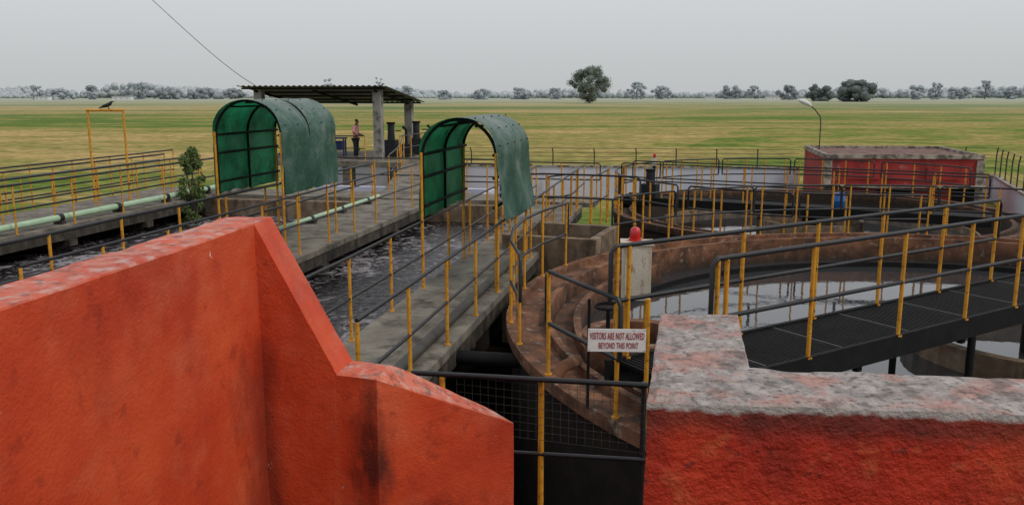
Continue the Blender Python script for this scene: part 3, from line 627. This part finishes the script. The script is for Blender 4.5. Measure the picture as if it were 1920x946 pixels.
# ------------------------------------------------------------------ foliage
def leaves(mb,blobs,n,ls,rnd,flat=1.0,core=0):
    for (c,r) in blobs:
        c=Vector(c)
        if core:
            vs=[];fs=[];k=r*core; S=9;R=6
            for i in range(R+1):
                for j in range(S):
                    ph=math.pi*i/R; q=rnd.uniform(.8,1.15)*k; vs.append(c+Vector((math.sin(ph)*math.cos(6.283*j/S)*q,math.sin(ph)*math.sin(6.283*j/S)*q,math.cos(ph)*q*flat)))
            for i in range(R):
                for j in range(S): fs.append((i*S+j,(i+1)*S+j,(i+1)*S+(j+1)%S,i*S+(j+1)%S))
            mb.add(vs,fs,True)
        for _ in range(n):
            while True:
                q=Vector((rnd.uniform(-1,1),rnd.uniform(-1,1),rnd.uniform(-1,1)))
                if .25<q.length<1: break
            q=q*(.55+.45*q.length)
            p=c+Vector((q.x*r,q.y*r,q.z*r*flat)); a=Vector((rnd.gauss(0,1),rnd.gauss(0,1),rnd.gauss(0,1))).normalized(); b=a.orthogonal().normalized(); s=ls*rnd.uniform(.5,1.2)
            mb.add([p-a*s,p+b*s*.5,p+a*s,p-b*s*.5],[(0,1,2,3)])
def tree(name,label,loc,h,w,lm,bm_,seed,trunk=.22,group=None,nb=26,n=75,ls=None,cat='tree',core=0,bl=(.2,.36),flat=.8):
    rnd=random.Random(seed); t=thing(name,label,cat,loc,group); r=w/2
    m=MB(); top=h*.75; m.tube([(0,0,-.02*h),(.01*h,0,h*.15),(-.01*h,0,h*.4),(0,0,top)],[h*.035,h*.026,h*.02,h*.005],7)
    blobs=[]
    for i in range(nb):
        a=rnd.uniform(0,2*math.pi); zf=rnd.uniform(trunk,1.0)
        prof=math.sin(math.pi*min(1,max(0,(zf-trunk*.7)/(1.06-trunk*.7))))**.55
        rr=r*prof*rnd.uniform(.30,.82); br_=r*rnd.uniform(*bl)
        c=(rr*math.cos(a),rr*math.sin(a),h*zf-br_*.6); blobs.append((c,br_))
        if i%3==0: m.tube([(0,0,h*min(.6,zf*.6)),(c[0]*.5,c[1]*.5,h*zf*.75),c],[h*.014,h*.009,h*.003],5)
    m.build('trunk',bm_,t,off=(0,0,0))
    mb=MB(); leaves(mb,blobs,n,ls or h*.03,rnd,flat,core); mb.build('crown',lm,t,off=(0,0,0))
    return t
def gp(x,Y): return Vector(((x-960)/1600*Y/1.0,Y,-2))
tree('small_tree','leafy young tree beside the left canopy behind the railings',(onu(368,-14)+Vector((0,0,-2))),3.5,.9,'leaf','bark',3,.38,n=95,nb=32,ls=.055,bl=(.28,.45),flat=1.1)
def far(x,top,wpx,Y,lm,label,seed,trunk=.2,name='far_tree',group=None,**k):
    g_=gp(x,Y*1.0); s_=((473-top)/1600); z=CAMZ+Y*(s_*ct-st)/(s_*st+ct)
    return tree(name,label,g_,z+2,wpx/1600*Y,lm,'farbark',seed,trunk,group,**k)
far(1103,123,90,520,'far0','large spreading tree standing alone in the middle of the field',11,trunk=.20,nb=60,n=120,ls=.5,name='spreading_tree',core=.5,bl=(.17,.30))
far(1595,147,86,640,'far1','broad dark round tree on the right of the field, wider of the pair',12,trunk=.06,nb=60,n=90,ls=.6,name='round_tree',core=.7,bl=(.15,.28))
far(1527,155,60,700,'far1','smaller dark round tree left of the broad dark one',13,trunk=.06,nb=46,n=80,ls=.6,name='round_tree',core=.7,bl=(.16,.3))
G='pale hazy trees on the horizon'
ft=[(85,158,30,'pale hazy tree on the horizon near the left edge'),(125,165,60,'low wide hazy tree second from the left edge on the horizon'),(185,160,30,'hazy tree on the horizon above the yellow gantry'),(272,153,52,'tall hazy tree on the horizon between yellow gantry and left canopy'),
(330,163,70,'dense hazy tree on the horizon just right of the tall hazy one'),(395,163,80,'dense hazy tree on the horizon above the left canopy'),(450,164,50,'hazy tree on the horizon left of the shed roof'),(620,146,34,'hazy tree showing above the left part of the shed roof'),(715,144,26,'narrow hazy tree showing above the right part of the shed roof'),
(765,160,40,'hazy tree just right of the shed roof on the horizon'),(835,168,36,'low hazy tree above the right canopy'),(905,166,44,'hazy tree on the horizon right of the canopies'),(975,163,50,'hazy tree on the horizon left of the large lone tree'),(1040,164,34,'hazy tree close left of the large lone tree'),
(1190,152,44,'pale hazy tree close right of the large lone tree'),(1235,160,50,'pale hazy tree second right of the large lone tree'),(1365,158,60,'hazy tree on the horizon left of the lamp post'),(1408,160,34,'small hazy tree nearer the lamp post on the horizon'),(1470,158,50,'hazy tree behind the lamp post head'),
(1705,158,44,'hazy tree just right of the broad dark tree'),(1740,154,36,'hazy tree second right of the broad dark tree'),(1785,160,50,'hazy tree third right of the broad dark tree'),(1832,150,30,'taller narrow hazy tree near the right edge'),(1880,160,50,'hazy tree at the right edge of the horizon')]
for i,(x,tp,w_,l) in enumerate(ft):
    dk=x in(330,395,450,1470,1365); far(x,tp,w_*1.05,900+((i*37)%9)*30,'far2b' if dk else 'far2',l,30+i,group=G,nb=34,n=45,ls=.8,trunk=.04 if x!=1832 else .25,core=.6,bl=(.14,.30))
rnd=random.Random(5); m=MB()
for i in range(2600):
    x=rnd.uniform(-1,1); Y=rnd.uniform(1300,1750); X=x*Y*.68
    hh_=5+24*max(0,noise.noise(Vector((X*.006,Y*.002,0)))+.1)+rnd.uniform(-2,4)*.8
    hh_=max(4,hh_); rb=min(hh_*.5,6)
    leaves(m,[((X,Y,-2+hh_-rb),rb),((X+rnd.uniform(-5,5),Y,-2+hh_*.35),rb*1.1)],6,1.3,rnd,.9,.8)
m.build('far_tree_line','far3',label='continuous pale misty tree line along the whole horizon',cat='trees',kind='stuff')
for i,(x,w_,l) in enumerate([(95,26,'tiny white house on the horizon near the left edge'),(242,34,'long tiny white house on the horizon right of the yellow gantry'),(1440,22,'tiny pale house on the horizon left of the lamp post'),(1325,16,'tiny pale house on the horizon midway between lone tree and lamp post')]):
    Y=860; g_=gp(x,Y); W_=w_/1600*Y
    t=thing('far_house',l,'house',g_)
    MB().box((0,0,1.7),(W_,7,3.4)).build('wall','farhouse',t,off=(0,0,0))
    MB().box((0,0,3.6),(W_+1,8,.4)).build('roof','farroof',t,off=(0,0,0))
    for k in(-.3,0,.3): MB().box((k*W_,-3.52,1.7),(1.2,.1,1.5)).build('window','farroof',t,off=(0,0,0))
# ------------------------------------------------------------------ platform shed
PZ=.36
t=thing('machine_shed','open concrete machine shed with sloping corrugated roof on columns','shed',uv(-14.8,33.5,-2))
MB().uvbox(-18.4,-11.0,32.6,39.0,PZ-.22,PZ).build('floor_slab','concrete',t)
for u,v,zt in((-12.35,33.75,3.2),(-12.35,37.8,2.72),(-17.6,33.75,3.2),(-17.6,37.8,2.72)):
    MB().uvbox(u-.17,u+.17,v-.17,v+.17,PZ,zt).build('column','roofgrey',t)
for u in(-18,-15.6,-13.4,-11.3):
    for v in(33,38.4): MB().uvbox(u-.2,u+.2,v-.2,v+.2,-2.1,PZ-.222).build('pier','concrete',t)
def rz(v): return 3.36-(v-33.2)*.128
m=MB(); n=104; vs=[];fs=[]
for i in range(n+1):
    u=-18.3+6.5*i/n; dz=.03*math.sin(i*math.pi/2)
    for v in(33.15,35.8,38.5): vs.append(uv(u,v,rz(v)+dz))
for i in range(n):
    for j in range(2): fs.append((i*3+j,(i+1)*3+j,(i+1)*3+j+1,i*3+j+1))
m.add(vs,fs,True); m.build('roof_sheet','tin',t)
for v in(33.4,34.6,35.8,37,38.2): MB().tube([uv(-18.2,v,rz(v)-.075),uv(-11.9,v,rz(v)-.075)],.04,6).build('purlin','dark',t)
for u in(-17.6,-15,-12.35): MB().tube([uv(u,33.4,rz(33.4)-.17),uv(u,38.2,rz(38.2)-.17)],.055,6).build('rafter','dark',t)
MB().tube([uv(-17.6,33.75,2.72),uv(-12.35,33.75,2.72)],.02,6).build('tie_bar','dark',t)
railing('low railing along the front edge of the machine shed floor',line(uv(-18.2,32.8,PZ),uv(-12.6,32.8,PZ),1.4),1.0)
railing('railing along the right side of the machine shed floor',line(uv(-11.2,33,PZ),uv(-11.2,38.8,PZ),1.45),1.0)
railing('sloping railing between the cross walkway and the machine shed',[uv(-9.2,26,0),uv(-9.6,28,.1),uv(-10.2,30.2,.2),uv(-10.8,32.3,.36)],1.1)
railing('second sloping railing in front of the machine shed',[uv(-7.6,26,0),uv(-8.0,28,.1),uv(-8.6,30.2,.2),uv(-9.4,32.3,.36)],1.1)
MB().prism([uv(-9.3,25.6,0),uv(-7.5,25.6,0),uv(-9.4,32.6,.3),uv(-10.95,32.6,.3)],-.3,0).build('ramp','concrete',label='concrete ramp rising from the cross walkway to the machine shed',cat='ramp')
mq=uv(-12.2,35.6,PZ); 
bl=thing('blower_machine','dark upright blower machine with motor under the shed roof','machine',mq)
B=lambda c,d,n,mt: MB().box(c,d,UA).build(n,mt,bl,off=(0,0,0))
B((0,0,.08),(1.3,.8,.16),'base_frame','machine'); B((-.25,0,.45),(.5,.5,.56),'gear_case','machine'); B((.4,0,.36),(.42,.42,.38),'pump_block','machine')
MB().tube([(-.25,0,.73),(-.25,0,1.0),(-.25,0,1.4)],[.17,.15,.15],16).build('motor','machine',bl,off=(0,0,0)); MB().tube([(-.25,0,1.4),(-.25,0,1.48)],.19,16).build('fan_cover','dark',bl,off=(0,0,0))
MB().tube([(.4,0,.5),(.4,0,1.15),(.25,0,1.3)],.06,10).build('outlet_pipe','dark',bl,off=(0,0,0)); MB().lathe([(.12,0),(.14,.01),(.14,.03),(.12,.04)],(0,0),16,closed=True).build('hand_wheel','dark',bl,off=(0,0,0)).location=(.1,-.35,1.1)
d=dup(bl,uv(-11.6,37.3,PZ),.2,label='second blower machine, partly hidden behind the right shed column')
wb=thing('work_bench','blue steel work bench left of the man in pink','bench',uv(-15.1,35.6,PZ))
MB().box((0,0,.78),(1.0,.6,.06),UA).build('bench_top','bluem',wb,off=(0,0,0))
for x in(-.45,.45):
    for y in(-.24,.24): MB().box((x,y,.375),(.06,.06,.75),0).build('leg','bluem',wb,off=(0,0,0))
MB().box((0,.1,.45),(.8,.3,.4),UA).build('drawer_unit','bluem',wb,off=(0,0,0))
# ------------------------------------------------------------------ person
pp=P(668,298,PZ)
pr=thing('person','man in a pink shirt and dark trousers standing looking down','person',pp)
pr.rotation_euler=(0,0,-.25)
V=[(0,0,.90),(.01,0,1.06),(.02,0,1.24),(.035,0,1.36),(.055,0,1.43),(.075,0,1.50),(.095,0,1.565),(.09,0,1.61),(.155,0,1.53)]
E=[(0,1),(1,2),(2,3),(3,4),(4,5),(5,6),(6,7),(6,8)]
Rr=[(.12,.10),(.11,.085),(.13,.09),(.09,.07),.05,.065,.082,.06,.016]
for s in(-1,1):
    k=len(V); V+=[(.03,s*.15,1.345),(.0,s*.20,1.20),(.03,s*.215,1.06),(.14,s*.17,1.02),(.245,s*.09,1.0)]; E+=[(3,k),(k,k+1),(k+1,k+2),(k+2,k+3),(k+3,k+4)]; Rr+=[.052,.046,.04,.033,.026]
    h=k+4
    for q,(dy,ln) in enumerate(((-.03,.065),(-.01,.08),(.01,.085),(.03,.075))):
        j=len(V); V+=[(.30,s*(.075+dy*.8),.985),(.30+ln*.6,s*(.065+dy),.965),(.30+ln*.8,s*(.06+dy),.935)]; E+=[(h,j),(j,j+1),(j+1,j+2)]; Rr+=[.012,.009,.007]
    j=len(V); V+=[(.265,s*.05,1.01),(.30,s*.03,1.0)]; E+=[(h,j),(j,j+1)]; Rr+=[.012,.009]
    k=len(V); V+=[(0,s*.09,.84),(.02,s*.095,.47),(-.01,s*.10,.09),(.06,s*.11,.035),(.15,s*.125,.028)]; E+=[(0,k),(k,k+1),(k+1,k+2),(k+2,k+3),(k+3,k+4)]; Rr+=[.088,.056,.04,.036,.026]
skin_obj('body',V,E,Rr,'skin',pr)
V=[(0,0,.86),(.01,0,1.06),(.02,0,1.24),(.035,0,1.37)];E=[(0,1),(1,2),(2,3)];Rr=[(.16,.125),(.145,.12),(.155,.12),(.085,.07)]
for s in(-1,1):
    k=len(V); V+=[(.03,s*.155,1.345),(.0,s*.205,1.20),(.02,s*.215,1.10)]; E+=[(3,k),(k,k+1),(k+1,k+2)]; Rr+=[.07,.064,.062]
skin_obj('shirt',V,E,Rr,'pink',pr)
V=[(0,0,.88)];E=[];Rr=[(.135,.115)]
for s in(-1,1):
    k=len(V); V+=[(0,s*.09,.80),(.02,s*.097,.47),(-.01,s*.10,.12)]; E+=[(0,k),(k,k+1),(k+1,k+2)]; Rr+=[.10,.075,.062]
skin_obj('trousers',V,E,Rr,'navy',pr)
skin_obj('hair',[(.05,0,1.53),(.075,0,1.60),(.11,0,1.635)],[(0,1),(1,2)],[.07,.088,.06],'hair',pr,2)
for s in(-1,1): MB().lathe([(0,-.018),(.008,-.01),(.01,0),(.008,.01),(0,.018)],(.09,s*.082),8).build('ear','skin',pr,off=(0,0,-1.555))
# ------------------------------------------------------------------ boundary wall and barbed fence
def bwall(label,pts,ztop,th=.2):
    t=thing('boundary_wall',label,'wall',(pts[0][0],pts[0][1],-2))
    for i in range(len(pts)-1):
        a,b=Vector((*pts[i],0)),Vector((*pts[i+1],0)); c=(a+b)/2; an_=math.atan2((b-a).y,(b-a).x)
        MB().box((c.x,c.y,(ztop-2.1)/2),((b-a).length,th,ztop+2.1),an_).build('wall_panel','lav',t)
        MB().box((c.x,c.y,ztop+.042),((b-a).length,th+.08,.08),an_).build('coping','bwhite',t)
bwall('pale lavender boundary wall running behind the tanks to the red building',[(-9.5,43.2),(-2,42.2),(6,41.4),(13.6,40.6)],-.45)
bwall('pale lavender boundary wall at the right edge behind the round tanks',[(21.2,41.5),(23.2,41.0),(18.6,29.5)],-.85)
def fence(label,pts,z0,step=2.6,h=.85):
    t=thing('barbed_fence',label,'fence',(pts[0][0],pts[0][1],z0)); P_=[Vector((*p,z0)) for p in pts]
    for a,b in zip(P_,P_[1:]):
        for p in line(a,b,step)[:-1]: MB().tube([p,p+Vector((0,0,h*.75)),p+Vector((-.05,-.16,h))],.03,5).build('post','greypipe',t)
    for k in(.25,.5,.72,.97):
        w=[]
        for a,b in zip(P_,P_[1:]):
            for q in line(a,b,1.3): w.append(q+Vector((0,-.16 if k>.9 else -.02,h*k+noise.noise(q*3)*.03)))
        MB().tube(w,.010,4).build('wire','greypipe',t)
fence('barbed wire on slim posts above the pale boundary wall',[(-9.5,43.2),(-2,42.2),(6,41.4),(13.6,40.6)],-.37,1.9)
fence('barbed wire on slim posts at the right edge beyond the red building',[(20.9,42.4),(23.2,41.0),(18.6,29.5)],-.77,1.6,1.3)
MB().uvbox(-13.2,-9.4,26.3,26.5,-2.1,-.25).build('screen_wall','lav',label='low whitewashed wall seen through the left canopy gap',cat='wall')
t=thing('settling_basin','pale whitewashed basin between the left canopy and the shed','basin',uv(-10,27.5,-2))
MB().uvbox(-13,-6.6,28.6,28.85,-2.1,-.2).build('wall_panel','lav',t); MB().uvbox(-6.6,-6.35,26.6,28.85,-2.1,-.2).build('wall_panel','lav',t)
# ------------------------------------------------------------------ red building
F0=P(1548,290,.55); F1=P(1846,292,.55); dv=Vector((.2,1,0)).normalized(); dep=6.3
F0.z=F1.z=0; Bk0=F0+dv*dep; Bk1=F1+dv*dep
t=thing('pump_house','low faded red flat roofed pump house with weathered cream bands','building',(F0.x,F0.y,-2))
def quadp(a,b,c,d,z0,z1): return MB().prism([a[:2],b[:2],c[:2],d[:2]],z0,z1)
def grow(k): 
    ex=(F1-F0).normalized()*k; ey=dv*k; return F0-ex-ey,F1+ex-ey,Bk1+ex+ey,Bk0-ex+ey
quadp(F0,F1,Bk1,Bk0,-2.1,.40).build('wall','bred',t)
rf=quadp(*grow(.06),.402,.455).build('roof','bwhite',t)
q=grow(.02); q2=grow(-.14)
for i in range(4):
    j=(i+1)%4; quadp(q[i],q[j],q2[j],q2[i],.457,.58).build('parapet','bwhite',rf)
MB().prism([p[:2] for p in grow(-.15)],.457,.47).build('roof_surface','roofred',rf)
ex=(F1-F0).normalized()
def on(f,out,z): p=F0.lerp(F1,f)-dv*out; return Vector((p.x,p.y,z))
anb=math.atan2(ex.y,ex.x)
c=on(.5,.2,-.72); MB().box(tuple(c),((F1-F0).length+.2,.5,.08),anb).build('sunshade','bwhite',t)
for f in(.02,.98):
    c=on(f,.02,-.86); MB().box(tuple(c),(.3,.12,2.42),anb).build('corner_pilaster','bwhite',t)
for f in(.25,.5,.75):
    c=on(f,.03,-.2); MB().box(tuple(c),(1.3,.06,.5),anb).build('vent_panel','bred',t)
c=on(.9,.03,-1.4); MB().box(tuple(c),(1.0,.08,1.3),anb).build('door','dark',t)
c=on(.45,.03,-1.3); w=MB().box(tuple(c),(1.3,.08,.8),anb).build('window','dark',t)
Y=40.2; lx=(1527-960)/1600*Y/.99*1.0
def zat(y,Y): s_=((473-y)/1600); return CAMZ+Y*(s_*ct-st)/(s_*st+ct)
t=thing('street_lamp','tall thin grey street lamp leaning over the red pump house','street lamp',(lx,Y,-2))
zt=zat(218,Y)
MB().tube([(lx,Y,-2),(lx,Y,zt-.3),(lx-.05,Y,zt),(lx-.35,Y,zt+.35),(lx-.55,Y,zt+.5)],.028,8).build('pole','greypipe',t)
MB().tube([(lx-.5,Y,zt+.46),(lx-.6,Y,zt+.55),(lx-.85,Y,zt+.66),(lx-1.08,Y,zt+.74)],[.05,.10,.12,.06],10).build('lamp_head','farhouse',t)
# ------------------------------------------------------------------ overhead cable
a=at(478,160,34); b=at(255,-28,12)
w=[a.lerp(b,i/14)-Vector((0,0,.12*math.sin(math.pi*i/14))) for i in range(15)]
MB().tube(w,[.011-.007*i/14 for i in range(15)],5).build('overhead_cable','dark',label='thin dark cable slanting down through the sky to the shed roof',cat='cable')
# ------------------------------------------------------------------ light, world, camera
w=bpy.data.worlds.new('World'); bpy.context.scene.world=w; w.use_nodes=True; nt=w.node_tree; N=nt.nodes; L=nt.links
bg=N['Background']; bg.inputs['Strength'].default_value=.108
sk=N.new('ShaderNodeTexSky'); sk.sky_type='NISHITA'; sk.sun_disc=False; sk.sun_elevation=math.radians(48); sk.sun_rotation=math.radians(115); sk.dust_density=5; sk.air_density=1.5
tc=N.new('ShaderNodeTexCoord'); sp=N.new('ShaderNodeSeparateXYZ'); L.new(tc.outputs['Generated'],sp.inputs[0])
r=N.new('ShaderNodeValToRGB'); r.color_ramp.elements[0].position=0; r.color_ramp.elements[0].color=(.50,.52,.525,1); r.color_ramp.elements[1].position=.5; r.color_ramp.elements[1].color=(.70,.715,.75,1)
q=r.color_ramp.elements.new(.12); q.color=(.62,.635,.66,1)
L.new(sp.outputs['Z'],r.inputs[0])
sc_=N.new('ShaderNodeVectorMath'); sc_.operation='SCALE'; sc_.inputs['Scale'].default_value=10; L.new(r.outputs[0],sc_.inputs[0])
mx=N.new('ShaderNodeMix'); mx.data_type='RGBA'; mx.inputs['Factor'].default_value=.93; L.new(sk.outputs[0],mx.inputs['A']); L.new(sc_.outputs[0],mx.inputs['B']); L.new(mx.outputs['Result'],bg.inputs['Color'])
sd=bpy.data.lights.new('sun','SUN'); sd.energy=1.3; sd.angle=math.radians(12); sd.color=(1,.94,.84); so=bpy.data.objects.new('sun',sd); C.objects.link(so)
el=math.radians(48); az=math.radians(115)
d=Vector((math.sin(az)*math.cos(el),math.cos(az)*math.cos(el),math.sin(el))); so.rotation_euler=d.to_track_quat('Z','Y').to_euler()
cd=bpy.data.cameras.new('camera'); cd.lens=30; cd.sensor_width=36; cd.clip_end=9000; cd.clip_start=.05
co=bpy.data.objects.new('camera',cd); C.objects.link(co); co.location=(0,0,CAMZ); co.rotation_euler=(math.pi/2-TH,0,0); bpy.context.scene.camera=co
bpy.context.scene.view_settings.view_transform='Standard'
bpy.context.scene.view_settings.look='None'
